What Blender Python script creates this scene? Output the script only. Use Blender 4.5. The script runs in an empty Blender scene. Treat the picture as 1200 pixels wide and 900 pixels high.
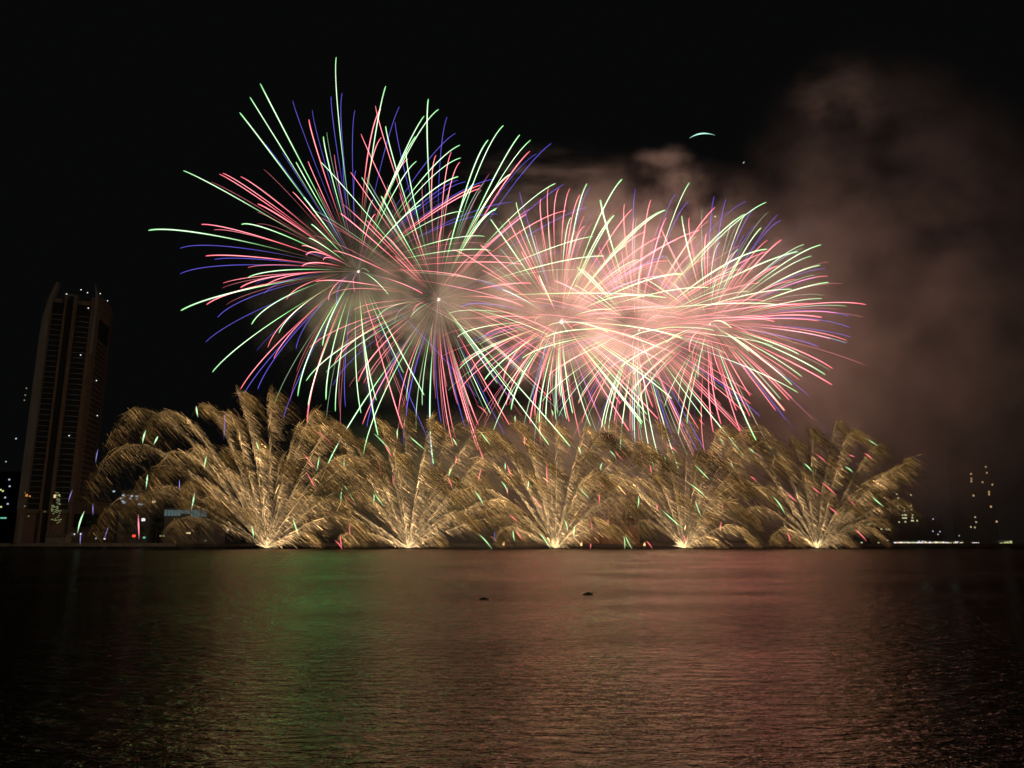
import bpy, math, random
import numpy as np
from mathutils import Vector, Matrix

random.seed(7)
rng = np.random.default_rng(11)
scene = bpy.context.scene
COL = scene.collection

# ------------------------------------------------------------------ camera, world, exposure
F_PX, W_PX, H_PX = 900.0, 1200.0, 900.0
HORIZON = 636.0
CAM_H = 3.2
PITCH = math.atan((HORIZON - H_PX / 2) / F_PX)
cam_data = bpy.data.cameras.new('camera')
cam = bpy.data.objects.new('camera', cam_data)
COL.objects.link(cam)
cam.location = (0, 0, CAM_H)
cam.rotation_euler = (math.pi / 2 + PITCH, 0, 0)
cam_data.sensor_width = 36.0
cam_data.lens = 36.0 * F_PX / W_PX
cam_data.clip_start = 0.1
cam_data.clip_end = 20000
scene.camera = cam

world = bpy.data.worlds.new('World')
scene.world = world
world.use_nodes = True
wn = world.node_tree
bg = wn.nodes['Background']
bg.inputs['Color'].default_value = (0.92, 0.96, 1.0, 1)      # night sky: faint even city glow
bg.inputs['Strength'].default_value = 0.0024

sun_d = bpy.data.lights.new('moonlight', 'SUN')
sun_d.energy = 0.004
sun_d.angle = math.radians(0.5)
sun_d.color = (0.75, 0.85, 1.0)
sun = bpy.data.objects.new('moonlight', sun_d)
COL.objects.link(sun)
sun.rotation_euler = (math.radians(50), 0, math.radians(-25))

scene.render.engine = 'CYCLES'
cy = scene.cycles
cy.use_denoising = True
try:
    cy.denoiser = 'OPENIMAGEDENOISE'
    cy.denoising_prefilter = 'ACCURATE'
except Exception:
    pass
cy.max_bounces = 4
cy.diffuse_bounces = 1
cy.glossy_bounces = 2
cy.transmission_bounces = 1
cy.volume_bounces = 0
cy.transparent_max_bounces = 64
cy.volume_step_rate = 1.0
cy.volume_max_steps = 96
cy.sample_clamp_indirect = 2.0
scene.view_settings.view_transform = 'Standard'
scene.view_settings.look = 'None'
scene.view_settings.exposure = 0.0
scene.view_settings.gamma = 1.0
scene.view_settings.use_curve_mapping = False

# ------------------------------------------------------------------ helpers
CP, SP = math.cos(PITCH), math.sin(PITCH)


def at(px, py, Y):
    """World point at depth Y (metres from the viewer along the ground) seen at photo position px, py."""
    cx, cy_ = (px - W_PX / 2) / F_PX, -(py - H_PX / 2) / F_PX
    d = Vector((cx, CP - cy_ * SP, SP + cy_ * CP))
    t = Y / d.y
    return Vector((0, 0, CAM_H)) + d * t


def mat(name):
    m = bpy.data.materials.new(name)
    m.use_nodes = True
    nt = m.node_tree
    nt.nodes.clear()
    out = nt.nodes.new('ShaderNodeOutputMaterial')
    return m, nt, out


def principled(name, color, rough=0.8, noise_scale=None, noise_amt=0.3, metallic=0.0, spec=0.3):
    m, nt, out = mat(name)
    p = nt.nodes.new('ShaderNodeBsdfPrincipled')
    p.inputs['Roughness'].default_value = rough
    p.inputs['Metallic'].default_value = metallic
    p.inputs['Specular IOR Level'].default_value = spec
    if noise_scale:
        tc = nt.nodes.new('ShaderNodeTexCoord')
        n = nt.nodes.new('ShaderNodeTexNoise')
        n.inputs['Scale'].default_value = noise_scale
        n.inputs['Detail'].default_value = 5
        r = nt.nodes.new('ShaderNodeValToRGB')
        c = color
        r.color_ramp.elements[0].position = 0.3
        r.color_ramp.elements[1].position = 0.7
        r.color_ramp.elements[0].color = (c[0] * (1 - noise_amt), c[1] * (1 - noise_amt), c[2] * (1 - noise_amt), 1)
        r.color_ramp.elements[1].color = (min(1, c[0] * (1 + noise_amt)), min(1, c[1] * (1 + noise_amt)), min(1, c[2] * (1 + noise_amt)), 1)
        nt.links.new(tc.outputs['Object'], n.inputs['Vector'])
        nt.links.new(n.outputs['Fac'], r.inputs['Fac'])
        nt.links.new(r.outputs['Color'], p.inputs['Base Color'])
    else:
        p.inputs['Base Color'].default_value = (*color, 1)
    nt.links.new(p.outputs['BSDF'], out.inputs['Surface'])
    return m


def glow(name, color, strength, sample='NONE'):
    m, nt, out = mat(name)
    e = nt.nodes.new('ShaderNodeEmission')
    e.inputs['Color'].default_value = (*color, 1)
    e.inputs['Strength'].default_value = strength
    nt.links.new(e.outputs['Emission'], out.inputs['Surface'])
    m.cycles.emission_sampling = sample
    return m


def attr_glow(name, strength, gas=False):
    """Burning star / spark: emission taken from the burning colour stored along its length."""
    m, nt, out = mat(name)
    a = nt.nodes.new('ShaderNodeAttribute')
    a.attribute_name = 'burn'
    e = nt.nodes.new('ShaderNodeEmission')
    e.inputs['Strength'].default_value = strength
    nt.links.new(a.outputs['Color'], e.inputs['Color'])
    if gas:          # burning gas: it adds its light and hides nothing behind it
        tr = nt.nodes.new('ShaderNodeBsdfTransparent'); ad = nt.nodes.new('ShaderNodeAddShader')
        nt.links.new(e.outputs['Emission'], ad.inputs[0]); nt.links.new(tr.outputs['BSDF'], ad.inputs[1])
        nt.links.new(ad.outputs['Shader'], out.inputs['Surface'])
    else:
        nt.links.new(e.outputs['Emission'], out.inputs['Surface'])
    m.cycles.emission_sampling = 'NONE'
    return m


def mesh_obj(name, verts, faces, material, parent=None, cols=None, smooth=False):
    me = bpy.data.meshes.new(name)
    me.from_pydata([tuple(v) for v in verts] if not isinstance(verts, np.ndarray) else verts.tolist(), [],
                   faces if not isinstance(faces, np.ndarray) else faces.tolist())
    if cols is not None:
        ca = me.color_attributes.new('burn', 'FLOAT_COLOR', 'POINT')
        ca.data.foreach_set('color', np.asarray(cols, dtype=np.float32).ravel())
    if material:
        me.materials.append(material)
    if smooth:
        for p in me.polygons:
            p.use_smooth = True
    me.update()
    o = bpy.data.objects.new(name, me)
    COL.objects.link(o)
    if parent:
        o.parent = parent
    return o


class MB:
    def __init__(self):
        self.v, self.f = [], []

    def box(self, c, s, rz=0.0):
        b = len(self.v)
        cr, sr = math.cos(rz), math.sin(rz)
        for dz in (-.5, .5):
            for dx, dy in ((-.5, -.5), (.5, -.5), (.5, .5), (-.5, .5)):
                x, y = dx * s[0], dy * s[1]
                self.v.append((c[0] + x * cr - y * sr, c[1] + x * sr + y * cr, c[2] + dz * s[2]))
        self.f += [(b, b + 3, b + 2, b + 1), (b + 4, b + 5, b + 6, b + 7), (b, b + 1, b + 5, b + 4),
                   (b + 1, b + 2, b + 6, b + 5), (b + 2, b + 3, b + 7, b + 6), (b + 3, b, b + 4, b + 7)]
        return self

    def prism(self, pts, z0, z1, z1s=None):
        """vertical prism over the footprint pts; z1s gives a top height per corner"""
        b, n = len(self.v), len(pts)
        for p in pts:
            self.v.append((p[0], p[1], z0))
        for i, p in enumerate(pts):
            self.v.append((p[0], p[1], z1s[i] if z1s else z1))
        self.f.append(tuple(range(b + n - 1, b - 1, -1)))
        self.f.append(tuple(range(b + n, b + 2 * n)))
        for i in range(n):
            j = (i + 1) % n
            self.f.append((b + i, b + j, b + n + j, b + n + i))
        return self

    def cyl(self, p0, p1, r0, r1, n=8):
        b = len(self.v)
        p0, p1 = Vector(p0), Vector(p1)
        d = (p1 - p0).normalized()
        u = d.cross(Vector((0, 1, 0.01)) if abs(d.y) < .9 else Vector((1, 0, 0))).normalized()
        w = d.cross(u)
        for p, r in ((p0, r0), (p1, r1)):
            for k in range(n):
                a = 2 * math.pi * k / n
                self.v.append(tuple(p + (u * math.cos(a) + w * math.sin(a)) * r))
        self.f.append(tuple(range(b + n - 1, b - 1, -1)))
        self.f.append(tuple(range(b + n, b + 2 * n)))
        for k in range(n):
            j = (k + 1) % n
            self.f.append((b + k, b + j, b + n + j, b + n + k))
        return self

    def build(self, name, m, parent=None):
        if parent is not None:      # parents sit at their own base point: keep vertices local to it
            off = Vector(parent.matrix_basis.translation)
            q = parent.parent
            while q:
                off += Vector(q.matrix_basis.translation)
                q = q.parent
            self.v = [tuple(Vector(v) - off) for v in self.v]
        return mesh_obj(name, self.v, self.f, m, parent)


def tag(o, label=None, cat=None, group=None, kind=None):
    if label:
        o['label'] = label
    if cat:
        o['category'] = cat
    if group:
        o['group'] = group
    if kind:
        o['kind'] = kind
    return o


def thing(name, loc, label, cat, group=None):
    o = bpy.data.objects.new(name, None)
    COL.objects.link(o)
    o.location = loc
    o.empty_display_size = 2
    return tag(o, label, cat, group)


def lamp(name, loc, color, power, radius, parent):
    d = bpy.data.lights.new(name, 'POINT')
    d.energy = power
    d.color = color
    d.shadow_soft_size = radius
    o = bpy.data.objects.new(name, d)
    COL.objects.link(o)
    o.location = Vector(loc) - (parent.location if parent else Vector((0, 0, 0)))
    if parent:
        o.parent = parent
    return o


# ------------------------------------------------------------------ materials
M = {}
M['land'] = principled('bank soil and paving', (0.06, 0.055, 0.05), 0.9, 0.05, 0.4)
M['concrete'] = principled('embankment concrete', (0.24, 0.23, 0.21), 0.85, 0.3, 0.25)
M['tower'] = principled('tower render', (0.13, 0.098, 0.082), 0.7, 0.08, 0.15)
M['tower_pale'] = principled('pale tower cladding', (0.15, 0.15, 0.17), 0.6, 0.1, 0.12)
M['tower_dark'] = principled('dark glazing', (0.02, 0.024, 0.03), 0.25, None)
M['brick'] = principled('orange brown render', (0.35, 0.19, 0.11), 0.85, 0.12, 0.2)
M['wall_grey'] = principled('grey render', (0.16, 0.16, 0.16), 0.85, 0.1, 0.2)
M['dark_wall'] = principled('dark wall', (0.05, 0.05, 0.055), 0.8, 0.1, 0.2)
M['metal'] = principled('painted metal', (0.12, 0.12, 0.12), 0.5)
M['bark'] = principled('bark', (0.09, 0.06, 0.04), 0.9, 2.0, 0.4)
M['leaf'] = principled('leaves', (0.05, 0.085, 0.03), 0.7, 0.6, 0.5)
M['weed'] = principled('river weed', (0.07, 0.08, 0.04), 0.7, 3.0, 0.5)
M['lit_warm'] = glow('warm lit window', (1.0, 0.72, 0.36), 0.9)
M['lit_amber'] = glow('amber lit window', (1.0, 0.40, 0.10), 0.55)
M['lit_green'] = glow('greenish lit window', (0.62, 0.68, 0.30), 0.28)
M['lit_far'] = glow('pale green lit window', (0.80, 0.85, 0.45), 0.8)
M['lit_olive'] = glow('yellow green lamp', (0.75, 0.85, 0.35), 0.9)
M['lit_white'] = glow('white lamp', (0.95, 0.95, 1.0), 1.2)
M['lit_blue'] = glow('blue white lit window', (0.60, 0.72, 0.92), 0.7)
M['lit_cyan'] = glow('cyan lit facade', (0.30, 0.48, 0.50), 0.22)
M['lit_red'] = glow('red lamp', (1.0, 0.06, 0.03), 1.6)
M['lit_teal'] = glow('teal lamp', (0.25, 0.85, 0.65), 0.6)
M['flame'] = glow('flame', (1.0, 0.55, 0.20), 1.8)
M['core'] = glow('white hot core', (1.0, 0.86, 0.66), 1.3)
M['core_gold'] = glow('gold hot core', (1.0, 0.74, 0.36), 1.6)
M['star'] = attr_glow('burning star', 0.5, True)
M['spark'] = attr_glow('gold spark', 1.0)

# ------------------------------------------------------------------ water
m, nt, out = mat('river water')
body = nt.nodes.new('ShaderNodeBsdfDiffuse'); body.inputs['Color'].default_value = (.006, .006, .005, 1)
p = nt.nodes.new('ShaderNodeBsdfAnisotropic' if hasattr(bpy.types, 'ShaderNodeBsdfAnisotropic') else 'ShaderNodeBsdfGlossy')
p.inputs['Color'].default_value = (.45, .40, .355, 1)      # silty water: a dull surface
fz = nt.nodes.new('ShaderNodeFresnel'); fz.inputs['IOR'].default_value = 1.33
mix = nt.nodes.new('ShaderNodeMixShader')
nt.links.new(fz.outputs['Fac'], mix.inputs['Fac']); nt.links.new(body.outputs['BSDF'], mix.inputs[1]); nt.links.new(p.outputs['BSDF'], mix.inputs[2])
tc = nt.nodes.new('ShaderNodeTexCoord')


def wave_noise(sx, sy, detail, dist, rot=0.0):
    mp = nt.nodes.new('ShaderNodeMapping')
    mp.inputs['Scale'].default_value = (sx, sy, 1)
    mp.inputs['Rotation'].default_value = (0, 0, rot)
    n = nt.nodes.new('ShaderNodeTexNoise')
    n.inputs['Scale'].default_value = 1.0
    n.inputs['Detail'].default_value = detail
    n.inputs['Roughness'].default_value = 0.6
    n.inputs['Distortion'].default_value = dist
    nt.links.new(tc.outputs['Object'], mp.inputs['Vector'])
    nt.links.new(mp.outputs['Vector'], n.inputs['Vector'])
    return n


n1 = wave_noise(1.2, 3.0, 4, 0.3, 0.1)
n2 = wave_noise(3.6, 9.0, 3, 0.2, -0.08)
n3 = wave_noise(0.05, 0.09, 3, 0.6, 0.3)
add = nt.nodes.new('ShaderNodeMath'); add.operation = 'MULTIPLY_ADD'
add.inputs[1].default_value = 0.22
nt.links.new(n2.outputs['Fac'], add.inputs[0]); nt.links.new(n1.outputs['Fac'], add.inputs[2])
b = nt.nodes.new('ShaderNodeBump')
b.inputs['Strength'].default_value = 1.0
b.inputs['Distance'].default_value = 0.26
nt.links.new(add.outputs['Value'], b.inputs['Height'])
nt.links.new(b.outputs['Normal'], p.inputs['Normal']); nt.links.new(b.outputs['Normal'], fz.inputs['Normal'])
# ruffled and calmer patches
mr = nt.nodes.new('ShaderNodeMapRange')
mr.inputs['From Min'].default_value = 0.35; mr.inputs['From Max'].default_value = 0.65
mr.inputs['To Min'].default_value = 0.10; mr.inputs['To Max'].default_value = 0.24
nt.links.new(n3.outputs['Fac'], mr.inputs['Value'])
nt.links.new(mr.outputs['Result'], p.inputs['Roughness'])
nt.links.new(mix.outputs['Shader'], out.inputs['Surface'])
M['water'] = m
tag(mesh_obj('river', [(-6000, -60, 0), (6000, -60, 0), (6000, 9000, 0), (-6000, 9000, 0)], [(0, 1, 2, 3)], M['water']), kind='structure')

# far bank: one raised sheet with a sloping edge reaching the horizon
BANK_Y, BANK_Z = 700.0, 2.4
bank = mesh_obj('far_bank', [(-6000, BANK_Y, -2), (6000, BANK_Y, -2), (-6000, BANK_Y + 2, BANK_Z), (6000, BANK_Y + 2, BANK_Z),
                             (-6000, 8900, BANK_Z), (6000, 8900, BANK_Z)], [(0, 1, 3, 2), (2, 3, 5, 4)], M['land'])
tag(bank, kind='structure')

# pale river wall along the left quay
x0, x1 = at(-40, 640, 699).x, at(205, 640, 699).x
wt = thing('river_wall', ((x0 + x1) / 2, 699, 0), 'long low concrete river wall along the quay below the tall tower', 'wall')
MB().box(((x0 + x1) / 2, 699.2, 1.35), (x1 - x0, 0.8, 2.7)).build('wall', M['concrete'], wt)
MB().box(((x0 + x1) / 2, 699.1, 2.85), (x1 - x0, 1.2, 0.3)).build('coping', M['concrete'], wt)

# ------------------------------------------------------------------ tall hotel tower
PL = at(38, 470, 700); PC = at(99, 470, 716); PR = at(118.5, 470, 768); PE = at(121.5, 470, 786)
G0 = BANK_Z
tw = thing('hotel_tower', (PL.x, PL.y, G0), 'tall dark high-rise tower with stacked balconies and curved crown fins at the left', 'tower')
ZT = at(107, 345, 716).z
ZL = at(57, 352, 700).z
a2 = np.array([PL.x, PL.y]); c2 = np.array([PC.x, PC.y]); r2 = np.array([PR.x, PR.y]); e2 = np.array([PE.x, PE.y])
d1 = (c2 - a2) / np.linalg.norm(c2 - a2); LW = float(np.linalg.norm(c2 - a2))
nrm = np.array([d1[1], -d1[0]])                 # outward from the front face
d2 = (r2 - c2) / np.linalg.norm(r2 - c2); RW = float(np.linalg.norm(r2 - c2))
nr = np.array([d2[1], -d2[0]])
bk = a2 - nrm * 55
foot = [a2, c2, r2, e2, bk]
MB().prism([tuple(q) for q in foot], G0, ZT - 8).build('shaft', M['tower'], tw)


def fp(u, off):          # a point on the front face: u metres from the left edge, off metres outwards
    return a2 + d1 * u + nrm * off


def quadbox(mb, u0, u1, o0, o1, z0, z1):
    mb.prism([tuple(fp(u0, o1)), tuple(fp(u1, o1)), tuple(fp(u1, o0)), tuple(fp(u0, o0))], z0, z1)
    return mb


def sidebox(mb, u0, u1, o0, o1, z0, z1):
    q = [c2 + d2 * u0 + nr * o1, c2 + d2 * u1 + nr * o1, c2 + d2 * u1 + nr * o0, c2 + d2 * u0 + nr * o0]
    mb.prism([tuple(x) for x in q], z0, z1)
    return mb


L = LW
# dark glazed bays
quadbox(MB(), L * .16, L * .40, 0, .3, G0 + 30, ZT - 12).build('glazing', M['tower_dark'], tw)
quadbox(MB(), L * .64, L * .92, 0, .3, G0 + 30, ZT - 12).build('glazing', M['tower_dark'], tw)
quadbox(MB(), L * .43, L * .56, 0, .9, G0, ZT - 6).build('core_glazing', M['tower_dark'], tw)
for (u0, u1, o, top, mm) in ((.38, .43, 2.2, -5, 'tower'), (.56, .63, 2.6, -5, 'tower'), (.92, .99, 1.6, -4, 'tower')):
    quadbox(MB(), L * u0, L * u1, .35, o, G0, ZT + top).build('pilaster', M[mm], tw)
quadbox(MB(), L * .36, L * .64, -6, 3.2, ZT - 4.95, ZT - 3.6).build('core_cap', M['tower_pale'], tw)
# crown fins, curving inwards at the top
def fin(u, width, z0, ztop, lean, mm):
    mb = MB(); n = 14; prev = None
    ring = []
    for i in range(n + 1):
        t = i / n
        z = z0 + (ztop - z0) * t
        k = max(0.0, (t - .80) / .20)
        uu = u + lean * k ** 2
        wd = width * (1 - .65 * k)
        ring.append([tuple(fp(uu, 2.4)) + (z,), tuple(fp(uu + wd, 2.4)) + (z,), tuple(fp(uu + wd, -9)) + (z,), tuple(fp(uu, -9)) + (z,)])
    for r_ in ring:
        mb.v += r_
    for i in range(n):
        b0 = 4 * i
        for k in range(4):
            j = (k + 1) % 4
            mb.f.append((b0 + k, b0 + j, b0 + 4 + j, b0 + 4 + k))
    mb.f.append((3, 2, 1, 0)); e = 4 * n; mb.f.append((e, e + 1, e + 2, e + 3))
    return mb.build('crown_fin', M[mm], tw)
fin(-1.0, L * .15, G0, at(66, 330, 700).z, 8.5, 'tower_pale')
fin(L - .6, L * .06, ZT - 60, at(108, 334, 716).z, -2.0, 'tower_pale')
# balconies
step = 5.1
z = G0 + 30
k = 0
while z < ZT - 22:
    quadbox(MB(), L * .16, L * .375, .32, 2.3, z, z + .55).build('balcony', M['tower_pale'], tw)
    # right bay balcony bows outwards
    mb = MB(); pts = []
    for i in range(9):
        t = i / 8
        pts.append(tuple(fp(L * (.64 + .275 * t), .7 + 2.2 * math.sin(math.pi * (t * .8 + .1)))))
    pts += [tuple(fp(L * .915, .32)), tuple(fp(L * .64, .32))]
    mb.prism(pts, z, z + .55)
    mb.build('balcony', M['tower_pale'], tw)
    z += step
# side face: rows of square window openings between floor bands
z = G0 + 38
while z < ZT - 46:
    mb = MB()
    for c in range(8):
        u0 = 3 + c * (RW - 4) / 8
        sidebox(mb, u0 + 1.2, u0 + (RW - 4) / 8 - 1.2, .02, .22, z + 1.4, z + 4.0)
    mb.build('window_row', M['tower_dark'], tw)
    sidebox(MB(), .2, RW - .1, .05, .75, z - .35, z + .15).build('floor_band', M['tower'], tw)
    z += step
for u in (.7, 6.4, 12.5):
    sidebox(MB(), u, u + 1.0, .1, 1.1, G0 + 38, ZT - 14).build('side_rib', M['tower'], tw)
# slanting parapet and dark sign recess on the side face
sidebox(MB(), 16, RW - 2, .1, .5, ZT - 40, ZT - 20).build('dark_panel', M['tower_dark'], tw)
sidebox(MB(), 0, RW, -1.2, .9, ZT - 10, ZT + 2).build('parapet', M['tower'], tw)
MB().prism([tuple(r2 + nr * .9), tuple(e2 + nr * .9), tuple(e2 - nr * 4), tuple(r2 - nr * 4)], ZT - 10.1, ZT - 3).build('parapet', M['tower'], tw)
# small roof and facade lamps seen in the photo
def lamp_cube(px, py, Y, s, m_, parent, name='lamp', sx=None):
    c = at(px, py, Y)
    return MB().box(tuple(c), (sx or s, s * .6, s)).build(name, M[m_], parent)
for px, py, Y in ((78, 344.5, 700), (95, 339.5, 709), (102.5, 343, 712), (117.5, 344, 745), (126, 352.5, 775), (103.5, 361, 712),
                  (94.5, 416, 708), (113, 446, 735), (114, 487, 741), (81, 510.5, 705)):
    lamp_cube(px, py, Y, .8, 'lit_white', tw, 'facade_lamp')
# speckled lobby glazing and warm windows at the tower's foot
lob = None
for i in range(58):
    px = 60 + 11.5 * random.random() * (1 if True else 0); py = 577 + 36 * random.random() ** .8
    if py < 592 and px < 65: px += 5
    Y = 696.5 + (px - 38) * .25
    c = at(px, py, Y)
    MB().box(tuple(c), (.9 + random.random() * .7, .3, .7)).build('lobby_window', M['lit_green'], tw)
for px, py, s, mm in ((64.2, 581.5, 2.4, 'lit_warm'), (69.5, 580, 1.2, 'lit_olive'), (31.3, 580.5, 2.6, 'lit_amber'), (35, 581.5, 1.6, 'lit_amber'),
                      (29, 593, 1.2, 'lit_green'), (33.5, 605, 1.2, 'lit_green'), (52.5, 599.5, 1.0, 'lit_green'), (29.5, 577.5, .9, 'lit_green')):
    c = at(px, py, 695.5 + (px - 38) * .25)
    MB().box(tuple(c), (s * .8, .3, s * 1.2 if mm == 'lit_warm' else s * .8)).build('lit_window', M[mm], tw)
# open lobby frame projecting under the front face
for u in (.0, .42, .58, .97):
    quadbox(MB(), L * u, L * u + 2, 2.7, 4.0, G0, G0 + 30).build('column', M['tower'], tw)
quadbox(MB(), 0, L, .4, 2.65, G0 + 27, G0 + 29.6).build('canopy', M['tower'], tw)

# podium to the right of the tower
def block(name, label, cat, px0, px1, py_top, Y, depth, mwall, group=None, base_py=None):
    a, b_ = at(px0, 640, Y), at(px1, 640, Y)
    zt = at((px0 + px1) / 2, py_top, Y).z
    t = thing(name, ((a.x + b_.x) / 2, Y + depth / 2, G0), label, cat, group)
    MB().box(((a.x + b_.x) / 2, Y + depth / 2, (zt + G0) / 2), (b_.x - a.x, depth, zt - G0)).build('wall', M[mwall], t)
    MB().box(((a.x + b_.x) / 2, Y + depth / 2, zt + .25), (b_.x - a.x + .8, depth + .8, .5)).build('roof', M[mwall], t)
    return t, a.x, b_.x, zt


def windows(t, px_list, Y, w, h, m_, name='lit_window'):
    for (px, py) in px_list:
        c = at(px, py, Y)
        MB().box(tuple(c), (w, .3, h)).build(name, M[m_], t)


t, xa, xb, zt = block('podium_building', 'flat brown podium block with an open dark ground storey beside the tall tower', 'building', 76, 113, 589, 725, 30, 'tower')
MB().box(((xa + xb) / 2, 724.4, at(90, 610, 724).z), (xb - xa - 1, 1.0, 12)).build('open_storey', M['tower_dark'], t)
MB().box(((xa + xb) / 2, 723.7, at(90, 612.3, 724).z), (xb - xa + 2, .5, .4)).build('rail', M['tower_pale'], t)
windows(t, [(78.5, 625.5), (84, 625.5), (87, 626), (94.5, 625.7)], 723.2, 1.1, 1.0, 'lit_white', 'lamp')
t, xa, xb, zt = block('riverside_pavilion', 'low pale pavilion on the quay at the foot of the tall tower', 'pavilion', 52, 76, 629, 705, 9, 'concrete')
MB().prism([(xa - 1, 703.5), (xb + 1, 703.5), (xb + 1, 715.5), (xa - 1, 715.5)], zt + .55, 0, [zt + .9, zt + .9, zt + 3.2, zt + 3.2]).build('canopy', M['concrete'], t)

# dark slab behind the tower and the far-left lit block
t, xa, xb, zt = block('apartment_slab', 'dark unlit slab block half hidden behind the tall tower', 'building', 14, 40, 452, 830, 40, 'dark_wall')
windows(t, [(31, 455), (29.6, 463), (28.6, 469)], 829.7, 1.3, 1.5, 'lit_green')
windows(t, [(18.8, 514)], 829.7, 1.5, 1.6, 'lit_blue'); windows(t, [(7.0, 541)], 829.7, 1.2, 1.2, 'lit_blue')
t, xa, xb, zt = block('office_block', 'low building with scattered white and yellow lit windows at the extreme left', 'building', -30, 12.5, 553, 900, 40, 'dark_wall')
windows(t, [(10.8, 562), (11.3, 569.8), (6, 583), (9, 590.5)], 899.6, 1.9, 1.7, 'lit_blue')
windows(t, [(3.3, 575.4), (.8, 574), (1.2, 594)], 899.6, 1.9, 1.7, 'lit_olive')
windows(t, [(4, 607)], 899.6, 7, 1.6, 'lit_teal')
windows(t, [(17.9, 622)], 715, 1.6, 1.4, 'lit_teal', 'lamp')

# buildings between the tower and the first fountain
t, xa, xb, zt = block('riverside_building', 'dark riverside building with a cluster of blue white lit windows', 'building', 136, 172, 575, 780, 30, 'wall_grey')
windows(t, [(142, 584), (144.5, 580.5), (144, 587.5), (145.5, 589), (152.8, 584.2), (154.5, 581.2), (160.2, 581.7), (160.8, 584.8), (163, 590.8), (165.8, 591.2), (133.5, 575.8)], 779.6, 2.2, 1.6, 'lit_blue')
windows(t, [(180.3, 587.8)], 779.6, 3.4, 2.2, 'lit_warm'); windows(t, [(167, 584.5)], 779.6, 1.3, 1.2, 'lit_amber')
t, xa, xb, zt = block('glass_front_building', 'wide low building with a pale cyan lit glass front', 'building', 190, 250, 596, 760, 30, 'wall_grey')
for (pa, pb, pc, pd) in ((193, 212, 597.5, 604.5), (212.5, 223, 597.6, 602), (224, 243, 597.2, 605.5)):
    a, b_, c, d = at(pa, pc, 759.6), at(pb, pc, 759.6), at(pa, pd, 759.6), None
    g = MB().box(((a.x + b_.x) / 2, 759.6, (a.z + c.z) / 2), (b_.x - a.x, .4, a.z - c.z)).build('glass_front', M['lit_cyan'], t)
    for q in range(1, int((pb - pa) / 3.2)):
        xx = a.x + (b_.x - a.x) * q / int((pb - pa) / 3.2)
        MB().box((xx, 759.3, (a.z + c.z) / 2), (.35, .2, a.z - c.z)).build('mullion', M['wall_grey'], t)

# orange-brown building with a grid of dark windows behind the middle fountains
t, xa, xb, zt = block('hotel_building', 'orange brown mid-rise hotel with a grid of dark windows behind the fountains', 'building', 704, 750, 560, 760, 35, 'brick')
for r in range(10):
    zz = at(720, 565.5 + r * 5.4, 759).z
    for c in range(9):
        xx = xa + (c + .5) * (xb - xa) / 9
        MB().box((xx, 759.9, zz), ((xb - xa) / 9 * .55, .5, 2.6)).build('window', M['tower_dark'], t)
windows(t, [(728, 555.3)], 772, 1.2, 1.2, 'lit_red', 'roof_lamp')
t, xa, xb, zt = block('low_hotel_wing', 'lower orange brown wing standing left of the mid-rise hotel', 'building', 665, 703, 590, 764, 30, 'brick')
for r in range(4):
    zz = at(690, 595.5 + r * 5.4, 763).z
    for c in range(7):
        xx = xa + (c + .5) * (xb - xa) / 7
        MB().box((xx, 763.9, zz), ((xb - xa) / 7 * .55, .5, 2.6)).build('window', M['tower_dark'], t)

# far right towers with lit windows
t, xa, xb, zt = block('residential_tower', 'dark tower with clustered greenish lit windows right of the last fountain', 'tower', 1047, 1079, 570, 1500, 40, 'dark_wall')
windows(t, [(1050.8, 579), (1052, 583.8), (1053, 583.8), (1052, 593), (1059.8, 595.5), (1059.8, 598.5), (1057.8, 603.6), (1060.5, 603.4), (1062, 603.6), (1058.2, 607), (1060.5, 607),
            (1062, 607), (1069.2, 606.6), (1053.8, 611.8), (1068.5, 610.2), (1070, 610.2), (1074.8, 610.2), (1067.5, 592.5), (1068, 597.3), (1069.5, 603.5), (1061, 611.5), (1067.5, 580)],
        1499.5, 3.0, 3.0, 'lit_far')
windows(t, [(1018, 614.5)], 1499.5, 8.5, 2.4, 'lit_far')
t, xa, xb, zt = block('residential_tower', 'dark tower with sparse amber lit windows near the right edge', 'tower', 1134, 1172, 541, 1700, 45, 'dark_wall')
windows(t, [(1138, 555.2), (1138.3, 561), (1138.3, 564), (1140.8, 580.7), (1151.5, 565), (1155.3, 547), (1156.5, 554), (1159, 579.3), (1159, 576.5), (1163, 568), (1161.2, 593.8), (1168, 611.2)],
        1699.5, 3.9, 3.9, 'lit_warm')
windows(t, [(1142.8, 606), (1144, 611.8), (1137.8, 617.5), (1142.5, 618)], 1699.5, 3.4, 3.4, 'lit_far')
t, xa, xb, zt = block('low_block', 'low dark block with a few pale lit windows between the two far towers', 'building', 1089, 1107, 605, 1600, 40, 'dark_wall')
windows(t, [(1093.5, 608.2), (1099.3, 626.2), (1093.2, 622.5), (1101.5, 623), (1124, 627.8)], 1599.5, 2.8, 2.4, 'lit_blue')
t, xa, xb, zt = block('shore_building', 'low dark shoreside building with tiny windows right of the last fountain', 'building', 1020, 1046, 617, 1450, 40, 'dark_wall')
windows(t, [(1033, 620), (1039, 620.3), (1042, 620.5), (1026, 627), (1040, 633.5), (1041, 636.3), (1009.8, 636), (1029.5, 636.3), (1005.7, 622.8)], 1449.5, 3.2, 2.6, 'lit_far')
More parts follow.
